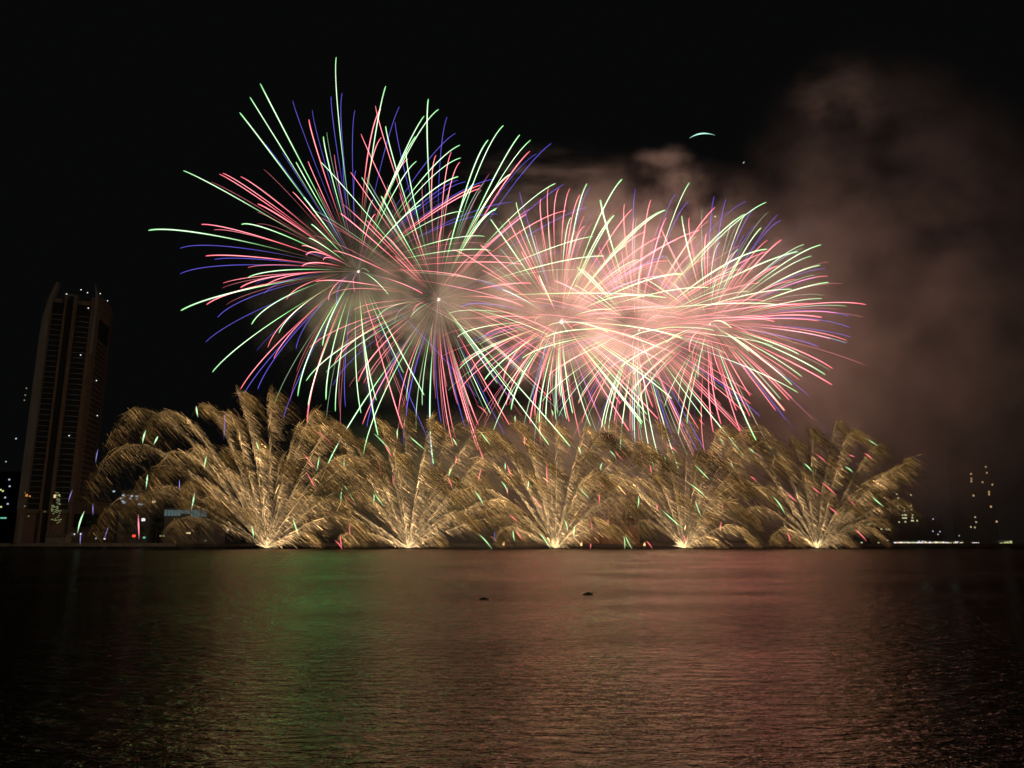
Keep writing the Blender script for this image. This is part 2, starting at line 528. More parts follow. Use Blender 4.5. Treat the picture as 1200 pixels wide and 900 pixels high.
# brightly lit promenade building along the far right shore
t, xa, xb, zt = block('promenade_hall', 'long low promenade hall with a bright row of white lamps on the far shore', 'building', 1046, 1130, 634, 1400, 25, 'wall_grey')
x = 1048.5
while x < 1129:
    if not (1114.5 < x < 1117 or 1122.5 < x < 1124):
        c = at(x, 636.1 + random.uniform(-.5, .4), 1398)
        s = random.uniform(1.1, 2.0)
        MB().box(tuple(c), (s * 1.6, .5, s * 1.5)).build('lamp', M[random.choice(['lit_white', 'lit_white', 'lit_warm', 'lit_olive'])], t)
    x += random.uniform(.9, 1.5)
windows(t, [(1077, 634.3), (1081, 634.2), (1084, 634.6), (1120, 634.8), (1122.5, 635)], 1398, 2, 1.5, 'lit_white', 'lamp')
t, xa, xb, zt = block('boat_house', 'small dark shed with a short row of lamps on the far shore', 'building', 1138, 1149, 634.5, 1400, 15, 'wall_grey')
windows(t, [(1140, 636), (1142, 636), (1144, 636), (1146.5, 636.2)], 1398, 2.2, 1.5, 'lit_white', 'lamp')
t, xa, xb, zt = block('jetty_kiosk', 'small kiosk with glaring yellow green floodlights at the right edge of the far shore', 'kiosk', 1170, 1188, 633.5, 1100, 12, 'wall_grey')
windows(t, [(1173.5, 637.3), (1178, 636.4), (1180.5, 636), (1184.5, 635.3)], 1098.5, 3.8, 3.4, 'lit_olive', 'floodlight')
windows(t, [(1174, 643), (1180.5, 643)], 1098.5, 1.3, 1.2, 'lit_green', 'lamp') if False else None
for px in (1078, 1112, 1178):
    lamp('floodlight_glow', at(px, 630, 1090), (0.60, 1.0, 0.92), 9e2, 5, t)

# quay lamps: pole + head
def quay_lamp(px, py, Y, mm, label, s=1.0):
    c = at(px, py, Y)
    t = thing('quay_lamp', (c.x, Y, G0), label, 'lamp', 'lamps along the left quay')
    MB().cyl((c.x, Y, G0), (c.x, Y, c.z), .12, .08).build('pole', M['metal'], t)
    MB().box((c.x, Y - .1, c.z), (1.2 * s, .5, 1.0 * s)).build('lamp_head', M[mm], t)
quay_lamp(157, 628, 705, 'lit_red', 'glowing red lamp on the quay, left of the red falling streak', 2.2)
quay_lamp(168, 609, 712, 'lit_white', 'bright bluish white floodlight above the quay right of the red lamp', 2.6)
quay_lamp(112.5, 631, 704, 'lit_blue', 'small pale lamp on the quay right of the podium block', .9)
quay_lamp(122.6, 631.5, 704, 'lit_white', 'small white lamp between the podium block and the red lamp', 1.2)
quay_lamp(169, 630, 708, 'lit_teal', 'greenish lamp low among the quay trees right of the red lamp', 1.6)
quay_lamp(188.3, 628, 706, 'lit_green', 'dim green lamp, left one of the pair right of the red lamp', 1.5)
quay_lamp(192, 628, 706, 'lit_green', 'dim green lamp, right one of the pair right of the red lamp', 1.5)
quay_lamp(219.3, 624.6, 706, 'lit_olive', 'yellowish lamp, left one of the pair below the cyan lit front', 1.2)
quay_lamp(222, 624.6, 706, 'lit_warm', 'yellowish lamp, right one of the pair below the cyan lit front', 1.6)
quay_lamp(241, 633.5, 706, 'lit_green', 'dim lamp by the water left of the first gold fountain', 1.0)
quay_lamp(267, 621, 706, 'lit_white', 'small white lamp behind the base of the first gold fountain', 1.2)

# flame pots burning on the quay between the fountains
for px, py, lab in ((404, 634, 'between the first and second fountains from the left'), (495.5, 635.5, 'just right of the second fountain base'),
                    (590, 637, 'left of the middle fountain base'), (681, 637.5, 'right of the middle fountain base'), (755, 638, 'left of the fourth fountain base')):
    c = at(px, py, 640)
    t = thing('flame_pot', (c.x, 640, 0), 'small orange flame ' + lab, 'flame', 'orange flames between the fountains')
    MB().cyl((c.x, 640, 0), (c.x, 640, .5), 1.6, 1.6, 10).build('float', M['metal'], t)
    MB().cyl((c.x, 640, .5), (c.x, 640, max(.7, c.z - 1.4)), .5, .7, 8).build('pot', M['metal'], t)
    mb = MB(); zb = max(.7, c.z - 1.4)
    rings = [(0, .55), (.5, .95), (1.1, .9), (1.9, .5), (2.8, .22), (3.5, .03)]
    for dz, r in rings:
        for k in range(8):
            a = k * math.pi / 4
            mb.v.append((c.x + r * math.cos(a) + .15 * dz, 640 + r * math.sin(a), zb + dz))
    for i in range(len(rings) - 1):
        for k in range(8):
            j = (k + 1) % 8
            mb.f.append((8 * i + k, 8 * i + j, 8 * i + 8 + j, 8 * i + 8 + k))
    mb.f.append(tuple(range(7, -1, -1)))
    mb.build('flame', M['flame'], t)

# ------------------------------------------------------------------ quay trees
def tree(px, py_top, Y, spread, label):
    base = at(px, 638, Y); H = at(px, py_top, Y).z - G0
    t = thing('quay_tree', (base.x, Y, G0), label, 'tree', 'trees along the left quay')
    mb = MB()
    mb.cyl((base.x, Y, G0), (base.x + .3, Y, G0 + H * .45), .45, .28)
    for k in range(6):
        a = k * 1.05 + random.random()
        mb.cyl((base.x + .3, Y, G0 + H * (.35 + .03 * k)), (base.x + math.cos(a) * spread * .5, Y + math.sin(a) * spread * .5, G0 + H * (.6 + .06 * k)), .18, .06, 5)
    mb.build('trunk', M['bark'], t)
    v, f = [], []
    clumps = [(random.gauss(0, .42) * spread, random.gauss(0, .42) * spread, H * random.uniform(.45, .93), random.uniform(.7, 1.6)) for _ in range(26)]
    for cx, cy_, cz, cr in clumps:
        sh = 1.0 - .5 * abs(cz / H - .62)
        for _ in range(55):
            pnt = Vector((cx * sh, cy_ * sh, cz)) + Vector((random.gauss(0, 1), random.gauss(0, 1), random.gauss(0, .7))) * cr * .8
            s = random.uniform(.2, .45)
            e1 = Vector((random.uniform(-1, 1), random.uniform(-1, 1), random.uniform(-1, 1))).normalized() * s
            e2_ = e1.cross(Vector((random.uniform(-1, 1), random.uniform(-1, 1), random.uniform(-1, 1)))).normalized() * s * .6
            b0 = len(v)
            v += [tuple(pnt - e1), tuple(pnt + e2_), tuple(pnt + e1), tuple(pnt - e2_)]
            f.append((b0, b0 + 1, b0 + 2, b0 + 3))
    mesh_obj('crown', v, f, M['leaf'], t)
tlabels = ['first quay tree right of the podium block', 'second quay tree right of the podium block', 'quay tree just left of the glowing red lamp',
           'quay tree just right of the glowing red lamp', 'dark quay tree left of the pair of dim green lamps', 'dark quay tree below the left end of the cyan lit front',
           'dark quay tree below the right end of the cyan lit front']
for (px, pt, sp), lab in zip(((104, 600, 5), (126, 612, 5), (146, 612, 5), (164, 614, 5), (182, 610, 6), (204, 611, 5), (232, 612, 6)), tlabels):
    tree(px, pt, 716, sp, lab)

# ------------------------------------------------------------------ floating weed
for px, py, s, lab in ((689, 697, .17, 'dark clump of weed afloat right of the centre of the river'), (567, 703, .12, 'small dark clump of weed afloat below the second fountain'),
                       (13, 682, .3, 'dark clump of weed afloat at the left edge of the river')):
    Y = CAM_H / (math.tan(math.atan((py - H_PX / 2) / F_PX) - PITCH))
    x = at(px, py, Y).x
    v, f = [], []
    for i in range(60):
        a = random.random() * 6.28; r = random.random() ** .6 * s
        b_ = Vector((r * math.cos(a) * 1.8, r * math.sin(a), 0))
        h = random.uniform(.03, .10) * (1.2 - r / s) + .03
        d = Vector((random.uniform(-.1, .1), random.uniform(-.1, .1), h))
        w_ = Vector((math.cos(a * 3), math.sin(a * 3), 0)) * .06
        b0 = len(v)
        v += [tuple(b_ - w_), tuple(b_ + w_), tuple(b_ + d + w_ * 1.5), tuple(b_ + d * 1.3), tuple(b_ + d - w_ * 1.5)]
        f.append((b0, b0 + 1, b0 + 2, b0 + 3, b0 + 4))
    o = mesh_obj('floating_weed', v, f, M['weed'])
    o.location = (x, Y, 0.01)
    tag(o, lab, 'water weed', 'weed clumps afloat on the river')

# ------------------------------------------------------------------ fireworks
FY = 410.0                                # the barges' distance
PXM = F_PX / FY / 1.0                     # photo pixels per metre there (about)


def tube(path, rad, cols, sides=5):
    """path (n,3), rad (n,), cols (n,3) -> verts, faces, colours"""
    path = np.asarray(path); n = len(path)
    tang = np.gradient(path, axis=0)
    tang /= np.linalg.norm(tang, axis=1, keepdims=True) + 1e-9
    ref = np.array([0.1, 1.0, 0.05]); ref /= np.linalg.norm(ref)
    u = np.cross(tang, ref); u /= np.linalg.norm(u, axis=1, keepdims=True) + 1e-9
    w = np.cross(tang, u)
    ang = np.arange(sides) * 2 * np.pi / sides
    V = path[:, None, :] + (u[:, None, :] * np.cos(ang)[None, :, None] + w[:, None, :] * np.sin(ang)[None, :, None]) * rad[:, None, None]
    V = V.reshape(-1, 3)
    Fc = []
    for i in range(n - 1):
        for k in range(sides):
            j = (k + 1) % sides
            Fc.append((i * sides + k, i * sides + j, (i + 1) * sides + j, (i + 1) * sides + k))
    Fc.append(tuple(range(sides - 1, -1, -1))); Fc.append(tuple(range((n - 1) * sides, n * sides)))
    C_ = np.repeat(np.concatenate([cols, np.ones((n, 1))], 1), sides, axis=0)
    return V, Fc, C_


PAL = {'G': np.array([0.50, 1.10, 0.48]), 'R': np.array([1.20, 0.20, 0.24]), 'B': np.array([0.10, 0.09, 0.55])}
WID = {'G': 0.38, 'R': 0.34, 'B': 0.21}


def star_trail(c, e, colour, sag=None, bright=1.0):
    """Ballistic path of a burning star from shell centre c to end e, slowed by drag, bent by gravity and wind."""
    c = np.array(c); e = np.array(e)
    dist = np.linalg.norm(e - c)
    g = (sag if sag is not None else random.uniform(7, 15)) * min(1.0, dist / 85) ** 1.5
    drop = np.array([g * .62, 0, -g])
    n = 22
    t = np.linspace(0, 1, n)
    kk = 2.2
    a = (1 - np.exp(-kk * t)) / (1 - math.exp(-kk))
    full = (e - c) - drop
    path = c + a[:, None] * full + (.72 * a ** 2.4 + .28 * t ** 2.4)[:, None] * drop
    s = a
    base = np.array([0.60, 0.36, 0.25]) * random.uniform(.12, .38)
    pc = PAL[colour] * bright
    # thin and dull near the centre, bright for the outer part, a short saturated tip
    st = random.uniform(.36, .6)
    k = np.clip((s - st * .55) / (st * .6), 0, 1)[:, None]
    fl = (1 + .28 * np.sin(s * random.uniform(5, 11) + random.uniform(0, 6)) * np.sin(s * 23 + random.uniform(0, 6)))[:, None]
    cols = base * (1 - k) + pc * k * fl
    hot = (np.clip((s - .45) / .3, 0, 1) * np.clip((1.0 - s) / .12, 0, 1))[:, None]
    cols = cols + hot * ((np.array([.95, .45, .80]) if colour == 'G' else np.array([.75, .50, .50])) if colour != 'B' else np.array([.07, .06, .12])) * bright
    cols = cols * np.clip((s + .02) / .10, 0.25, 1)[:, None]
    w = WID[colour] * random.uniform(.7, 1.15) * (.8 if bright < 1 else 1) * (.62 if bright <= .4 else 1)
    rad = w * (.22 + .78 * np.clip((s - .15) / .5, 0, 1)) * np.clip((1.0 - s) / .02 + .55, .35, 1)
    keep = s > .03
    V1, F1, C1 = tube(path[keep], rad[keep] * .5 * 1.15, cols[keep])
    sat = {'G': np.array([.03, .26, .05]), 'R': np.array([.28, .02, .05]), 'B': np.array([.02, .01, .16])}[colour] * bright
    V2, F2, C2 = tube(path[keep], rad[keep] * 1.25, (sat * k)[keep])  # added halo: a wider dim tube painting the glow around the star
    o1 = len(V1)
    return np.concatenate([V1, V2]), F1 + [tuple(x + o1 for x in f_) for f_ in F2], np.concatenate([C1, C2])


bursts = {
    'A': dict(c=(420, 318), Y=405, R=96, label='leftmost firework burst, its red, green and blue trails reaching furthest left and highest'),
    'B': dict(c=(514, 351), Y=420, R=92, label='firework burst second from the left, green and red trails around a pale green smoke patch'),
    'C': dict(c=(658, 377), Y=412, R=82, label='middle firework burst, centred on the brightest white core above the middle gold fountain'),
    'D': dict(c=(749, 387), Y=425, R=82, label='firework burst second from the right, in the brightest pink smoke'),
    'E': dict(c=(832, 380), Y=408, R=80, label='rightmost firework burst, with bare red trails reaching furthest right'),
}
T = {}
T['A'] = {
    'G': [(394, 67), (305, 98), (293, 114), (281, 132), (215, 200), (174, 270), (452, 101), (514, 128), (497, 136), (539, 170), (540, 185), (537, 207), (488, 189), (379, 160),
          (347, 190), (356, 231), (283, 263), (365, 263), (493, 240), (362, 279), (291, 325), (487, 160), (568, 277), (212, 364), (249, 436), (295, 380), (327, 390), (349, 464),
          (361, 475), (378, 405), (382, 468), (393, 482), (441, 469), (423, 484), (497, 463), (443, 510), (455, 345)],
    'R': [(257, 204), (261, 203), (282, 207), (302, 239), (236, 263), (241, 300), (362, 140), (361, 189), (343, 225), (446, 128), (447, 161), (440, 251), (478, 186), (354, 288),
          (359, 299), (379, 305), (354, 312), (563, 217), (562, 221), (613, 310), (282, 337), (242, 357), (311, 335), (336, 351), (385, 352), (314, 407), (321, 420), (282, 456),
          (360, 493), (472, 502), (495, 344)],
    'B': [(343, 118), (366, 129), (388, 113), (401, 109), (416, 129), (468, 125), (534, 156), (403, 186), (311, 169), (331, 179), (417, 200), (211, 291), (211, 321), (251, 304),
          (377, 242), (396, 201), (580, 210), (546, 213), (537, 211), (600, 237), (584, 251), (255, 372), (241, 401), (310, 344), (302, 456), (332, 490), (347, 409), (405, 477),
          (282, 469), (395, 358), (559, 465), (507, 527)]}
T['B'] = {
    'G': [(502, 116), (452, 148), (476, 178), (424, 208), (447, 230), (376, 190), (590, 147), (572, 164), (609, 158), (622, 164), (598, 204), (555, 215), (582, 244), (651, 215),
          (695, 277), (708, 300), (781, 349), (383, 547), (426, 532), (359, 446), (508, 544), (575, 485), (643, 521), (668, 523), (574, 427), (581, 246)],
    'R': [(440, 124), (423, 157), (411, 202), (399, 250), (511, 182), (529, 178), (539, 190), (453, 277), (621, 177), (599, 204), (663, 247), (617, 251), (392, 426), (420, 447),
          (467, 487), (531, 523), (560, 527), (566, 537), (561, 499), (597, 498), (646, 469), (370, 330)],
    'B': [(463, 143), (524, 137), (646, 168), (629, 180), (661, 216), (688, 243), (390, 452), (517, 495), (507, 547), (473, 520), (591, 509), (476, 488), (430, 500), (600, 470), (545, 500)]}
T['C'] = {
    'G': [(688, 215), (729, 210), (605, 237), (720, 252), (669, 255), (575, 257), (632, 323), (777, 247), (912, 357), (831, 337), (799, 321), (719, 253), (780, 246), (599, 480),
          (657, 464), (664, 491), (671, 484), (692, 499), (632, 495), (568, 445), (538, 433), (536, 395), (753, 495), (787, 467), (799, 396), (752, 497), (640, 500)],
    'R': [(643, 219), (655, 221), (668, 221), (634, 233), (680, 228), (741, 245), (563, 287), (531, 293), (685, 265), (595, 256), (775, 277), (820, 270), (784, 306), (793, 281),
          (667, 494), (621, 496), (627, 487), (552, 435), (599, 449), (590, 446), (593, 475), (569, 392), (737, 505), (727, 473), (771, 491)],
    'B': [(609, 225), (692, 219), (560, 330), (555, 400), (700, 480), (625, 470), (780, 300), (760, 450), (540, 360)]}
T['D'] = {
    'G': [(703, 234), (808, 214), (898, 237), (873, 251), (899, 292), (935, 295), (928, 339), (704, 234), (708, 507), (713, 512), (727, 527), (766, 547), (773, 540), (795, 549),
          (705, 502), (823, 488), (872, 535), (935, 460), (640, 395), (612, 420)],
    'R': [(732, 239), (763, 234), (838, 243), (899, 295), (937, 357), (959, 376), (908, 377), (833, 301), (781, 255), (678, 473), (765, 477), (867, 505), (800, 500), (650, 330), (643, 440)],
    'B': [(745, 221), (792, 227), (875, 236), (807, 236), (891, 488), (827, 529), (817, 528), (745, 524), (792, 521), (630, 360), (690, 470)]}
T['E'] = {
    'G': [(892, 267), (962, 287), (951, 300), (961, 311), (971, 331), (799, 253), (844, 284), (795, 509), (886, 516), (928, 451), (967, 439), (936, 415), (890, 418), (857, 384), (740, 395), (728, 430)],
    'R': [(808, 255), (828, 274), (916, 281), (861, 296), (913, 312), (1015, 357), (963, 372), (973, 397), (775, 268), (836, 507), (845, 497), (863, 481), (879, 464), (879, 488),
          (909, 481), (920, 481), (925, 469), (975, 451), (976, 432), (844, 437), (808, 412), (740, 350), (745, 470)],
    'B': [(837, 230), (851, 233), (885, 264), (912, 251), (915, 258), (883, 245), (997, 395), (996, 371), (959, 406), (948, 464), (921, 492), (967, 315), (956, 325), (996, 384), (760, 320)]}
FILL = {'A': 16, 'B': 56, 'C': 84, 'D': 100, 'E': 74}
BOBJ = {}
for key, bd in bursts.items():
    Y0 = bd['Y']
    c = at(*bd['c'], Y0)
    t = thing('firework_burst', c, bd['label'], 'firework', 'shell bursts in the sky')
    BOBJ[key] = t
    R = bd['R']
    trails = []
    for col_, ends in T[key].items():
        for (px, py) in ends:
            e0 = at(px, py, Y0)
            lat = math.hypot(e0.x - c.x, e0.z - c.z)
            dep = math.sqrt(max(0.0, R * R - lat * lat)) * random.choice((-1, 1)) * random.uniform(.5, .95)
            e = at(px, py, Y0 + dep)
            trails.append((col_, e, 1.0))
    nf = FILL[key]
    for i in range(nf):
        zc = random.uniform(-1, 1); a = random.uniform(0, 2 * math.pi); q = math.sqrt(1 - zc * zc)
        rr = R * random.uniform(.62, .9)
        e = c + Vector((q * math.cos(a), q * math.sin(a), zc)) * rr + Vector((6, 0, -7))
        trails.append((random.choice('GRRGRRB'), e, random.uniform(.4, .85)))
    for i in range({'A': 30, 'B': 45, 'C': 60, 'D': 70, 'E': 60}[key]):       # fainter, finer trails
        zc = random.uniform(-1, 1); a = random.uniform(0, 2 * math.pi); q = math.sqrt(1 - zc * zc)
        e = c + Vector((q * math.cos(a), q * math.sin(a), zc)) * R * random.uniform(.7, 1.0) + Vector((5, 0, -6))
        trails.append((random.choice('GRRGRRB'), e, random.uniform(.22, .4)))
    trails.sort(key=lambda q: -q[2])
    extra = [[], [], []]; off = 0
    for i, (col_, e, br) in enumerate(trails):
        V, Fc, C_ = star_trail((0, 0, 0), e - c, col_, bright=br)
        if i < 100:
            mesh_obj('star_trail', V, Fc, M['star'], t, C_)
        else:
            extra[0].append(V); extra[1] += [tuple(x + off for x in f_) for f_ in Fc]; extra[2].append(C_); off += len(V)
    # very thin dim ember lines close to the centre
    for i in range(28):
        zc = random.uniform(-1, 1); a = random.uniform(0, 2 * math.pi); q = math.sqrt(1 - zc * zc)
        dd = np.array((q * math.cos(a), q * math.sin(a), zc)); rr = R * random.uniform(.2, .55)
        n = 8; s = np.linspace(.03, 1, n)
        path = dd * rr * s[:, None] + np.array([2.5, 0, -3]) * (s ** 2)[:, None]
        cc = np.array(random.choice([(.50, .30, .24), (.42, .36, .26), (.30, .24, .42), (.50, .28, .30)])) * random.uniform(.2, .55)
        V, Fc, C_ = tube(path, np.full(n, .10), np.tile(cc, (n, 1)) * (1 - .5 * s)[:, None], 3)
        extra[0].append(V); extra[1] += [tuple(x + off for x in f_) for f_ in Fc]; extra[2].append(C_); off += len(V)
    o = mesh_obj('fine_embers', np.concatenate(extra[0]), extra[1], M['star'], t, np.concatenate(extra[2]))
    tag(o, kind='stuff')
    # bursting core: a spiky ball
    v, f = [], []
    cr = {'A': .75, 'B': .8, 'C': 1.0, 'D': .6, 'E': .6}[key]
    for i in range(26):
        zc = random.uniform(-1, 1); a = random.uniform(0, 2 * math.pi); q = math.sqrt(1 - zc * zc)
        d = Vector((q * math.cos(a), q * math.sin(a), zc))
        u = d.orthogonal().normalized(); w = d.cross(u)
        b0 = len(v); ln = cr * random.uniform(.9, 1.9)
        v += [tuple(u * .5 * cr), tuple((-u * .5 + w * .8) * .6 * cr), tuple((-u * .5 - w * .8) * .6 * cr), tuple(d * ln)]
        f += [(b0, b0 + 1, b0 + 2), (b0, b0 + 3, b0 + 1), (b0 + 1, b0 + 3, b0 + 2), (b0 + 2, b0 + 3, b0)]
    mesh_obj('burst_core', v, f, M['core'], t)

# light given off by the bursts
PW = 1.0e5


def glow_set(key, n, spread, color, power, radius):
    """a burst's many stars light the smoke from all over its ball: a handful of soft lamps spread through it"""
    bd = bursts[key]; rg = random.Random(ord(key))
    c0 = at(*bd['c'], bd['Y'])
    for i in range(n):
        a = 2 * math.pi * (i + rg.random()) / n
        q = spread * rg.uniform(.5, 1)
        lamp('burst_light', c0 + Vector((q * math.cos(a), rg.uniform(-.6, .6) * spread, q * math.sin(a))), color, power * PW / n, radius, BOBJ[key])


glow_set('A', 4, 45, (1.0, .62, .50), .7, 22)
glow_set('B', 4, 42, (1.0, .62, .46), 1.2, 22)
glow_set('C', 6, 46, (1.0, .43, .36), 2.3, 28)
glow_set('D', 6, 46, (1.0, .40, .34), 2.8, 28)
glow_set('E', 7, 60, (1.0, .60, .46), 3.0, 28)
for px, py, col_, pw, r_, k_ in ((384, 350, 'G', .16, 5, 'A'), (402, 270, 'G', .13, 6, 'A'), (352, 470, 'G', .13, 3, 'A'), (372, 430, 'G', .20, 4, 'A'), (394, 480, 'G', .22, 4, 'A'), (412, 400, 'G', .14, 3, 'A'), (440, 505, 'G', .07, 3, 'A'),
                                 (250, 436, 'G', .05, 3, 'A'), (290, 420, 'R', .09, 3, 'A'), (322, 400, 'R', .10, 3, 'A'), (345, 330, 'R', .08, 4, 'A'), (470, 500, 'R', .08, 3, 'B'),
                                 (548, 382, 'G', .40, 6, 'B'), (575, 470, 'G', .06, 3, 'B'), (555, 500, 'R', .07, 3, 'B'), (600, 450, 'R', .18, 4, 'C'), (622, 400, 'R', .16, 4, 'C'),
                                 (640, 490, 'R', .10, 3, 'C'), (690, 480, 'G', .20, 4, 'D'), (712, 440, 'G', .18, 4, 'D'), (725, 500, 'G', .10, 3, 'D'), (760, 450, 'R', .10, 4, 'D'),
                                 (800, 500, 'G', .05, 3, 'D'), (845, 470, 'R', .16, 4, 'E'), (880, 440, 'R', .26, 8, 'E'), (915, 450, 'R', .12, 4, 'E'), (940, 400, 'R', .08, 4, 'E')):
    lamp('burst_light', at(px, py, 400 + random.uniform(-15, 15)), {'G': (.10, 1.0, .20), 'R': (1.0, .10, .08)}[col_], pw * PW * ((1.1 if px < 420 else .7) if col_ == 'G' else 1.15), r_, BOBJ[k_])

# lone stars high in the sky
def streak_mesh(pts, Y, col_, w, name='falling_star', parent=None, dy=0.0):
    P = [np.array(at(x, y, Y + dy * i)) for i, (x, y) in enumerate(pts)]
    if len(P) == 2:
        mid = (P[0] + P[1]) / 2 + np.array([random.uniform(-.5, .5), 0, random.uniform(.1, .5)])
        P = [P[0], mid, P[1]]
    t = np.linspace(0, 1, 11)[:, None]
    path = (1 - t) ** 2 * P[0] + 2 * t * (1 - t) * (2 * P[1] - .5 * (P[0] + P[2])) + t ** 2 * P[2]
    s = t[:, 0]
    prof = np.clip(np.sin(np.pi * (s * .92 + .06)), .12, 1)
    cols = np.tile(col_, (11, 1)) * (.35 + .65 * prof)[:, None]
    org = np.array(parent.location) if parent else path.mean(0)
    V, Fc, C_ = tube(path - org, w * .5 * prof, cols)
    o = mesh_obj(name, V, Fc, M['star'], parent, C_)
    if not parent:
        o.location = org
    return o
tag(streak_mesh([(808, 162), (822, 156.5), (838, 158.5)], 420, np.array([.65, 1.3, 1.0]), .8, 'lone_star'), 'curved white green streak alone in the dark sky above the right bursts', 'firework star')
tag(streak_mesh([(870.5, 191.5), (871.5, 190.5), (873, 189)], 430, np.array([.6, .7, .6]), .55, 'lone_star'), 'tiny pale speck alone in the sky right of the curved streak', 'firework star')
tag(streak_mesh([(837.5, 253.2), (838, 253.8), (838.5, 254.6)], 400, np.array([.8, 1.2, .8]), .7, 'lone_star'), 'tiny pale green dot among the tips of the rightmost burst', 'firework star')

# ---- gold fountains
fount = {
    1: dict(b=(312, 642), label='gold spark fountain furthest left, its plumes bending out towards the tall tower'),
    2: dict(b=(478, 642), label='gold spark fountain second from the left, with a bright base below the second burst'),
    3: dict(b=(651, 642), label='middle gold spark fountain, below the middle burst'),
    4: dict(b=(802, 642), label='gold spark fountain second from the right, with a round glowing base'),
    5: dict(b=(958, 642), label='gold spark fountain furthest right, its plumes spraying out towards the far shore lights'),
}
#            end x, end y, droop px, brightness
PL_ = {
    1: [(120, 524, 150, .8), (96, 580, 150, .7), (166, 512, 125, 1.1), (174, 566, 115, 1.), (232, 482, 70, .9), (278, 463, 60, 1.), (258, 492, 70, 1.), (316, 463, 60, .9),
        (352, 500, 45, 1.), (372, 486, 60, .9), (140, 604, 95, .8), (203, 588, 80, 1.), (104, 628, 110, .6), (232, 600, 60, 1.1), (400, 505, 60, .9), (412, 545, 60, 1.),
        (440, 590, 70, .8), (366, 641, 35, 1.3), (352, 576, 30, 1.1), (258, 535, 60, 1.2), (215, 545, 90, 1.1), (300, 520, 40, 1.), (330, 540, 30, .9), (190, 628, 50, .8),
        (280, 600, 22, 1.2), (250, 560, 60, 1.), (420, 625, 50, .8), (150, 585, 110, .7)],
    2: [(356, 510, 80, .9), (332, 560, 90, .8), (372, 560, 70, 1.1), (330, 606, 70, .9), (352, 622, 55, .9), (395, 636, 30, 1.1), (440, 492, 40, .9), (420, 520, 50, 1.),
        (497, 548, 14, 1.3), (505, 492, 40, 1.), (545, 500, 60, .9), (578, 512, 70, .9), (607, 540, 80, .8), (566, 566, 50, 1.), (606, 606, 60, 1.), (640, 636, 70, .8),
        (520, 640, 22, 1.4), (400, 590, 50, 1.2), (460, 530, 26, 1.), (530, 560, 40, .9), (470, 478, 40, .8), (550, 612, 40, 1.1), (380, 500, 60, .8), (430, 560, 40, 1.2)],
    3: [(560, 520, 80, .8), (600, 500, 60, .9), (626, 486, 50, .9), (652, 500, 40, .9), (545, 556, 80, 1.), (530, 590, 70, 1.1), (560, 610, 50, 1.1), (598, 622, 30, 1.2),
        (664, 592, 12, 1.2), (690, 505, 50, .9), (722, 500, 70, .9), (762, 535, 80, .8), (768, 580, 70, .8), (708, 618, 34, 1.2), (733, 634, 44, 1.), (620, 560, 30, 1.2),
        (590, 560, 50, 1.1), (640, 540, 26, .9), (700, 560, 40, .9), (575, 636, 40, .9), (610, 520, 50, .9), (740, 600, 60, .8)],
    4: [(700, 522, 90, .8), (668, 560, 100, .8), (696, 580, 80, 1.1), (715, 606, 60, 1.1), (742, 626, 40, 1.), (805, 486, 40, .7), (770, 500, 50, .8), (830, 602, 12, 1.2),
        (850, 505, 50, .8), (884, 515, 70, .8), (914, 530, 80, .8), (868, 566, 50, 1.), (880, 640, 50, 1.1), (838, 640, 24, 1.2), (760, 560, 50, 1.1), (742, 530, 70, .9),
        (790, 580, 20, .9), (905, 590, 70, .8), (780, 530, 40, .9), (825, 530, 40, .8), (735, 590, 55, 1.1)],
    5: [(876, 520, 100, .9), (846, 560, 110, .9), (838, 596, 100, 1.1), (866, 616, 60, 1.), (902, 548, 70, .9), (926, 520, 60, .8), (950, 506, 60, .7), (985, 500, 60, .6),
        (1006, 512, 60, .7), (1030, 520, 24, .7), (1062, 536, 12, .8), (1062, 590, 26, .6), (1036, 616, 30, .6), (1036, 644, 48, .9), (995, 640, 24, 1.2), (925, 640, 24, 1.2),
        (1000, 590, 22, .8), (1040, 562, 20, .5), (890, 590, 70, 1.1), (940, 560, 40, .8), (905, 634, 34, .9), (970, 540, 26, .6), (1046, 548, 14, .6), (1020, 560, 20, .7)],
}
FO = {}
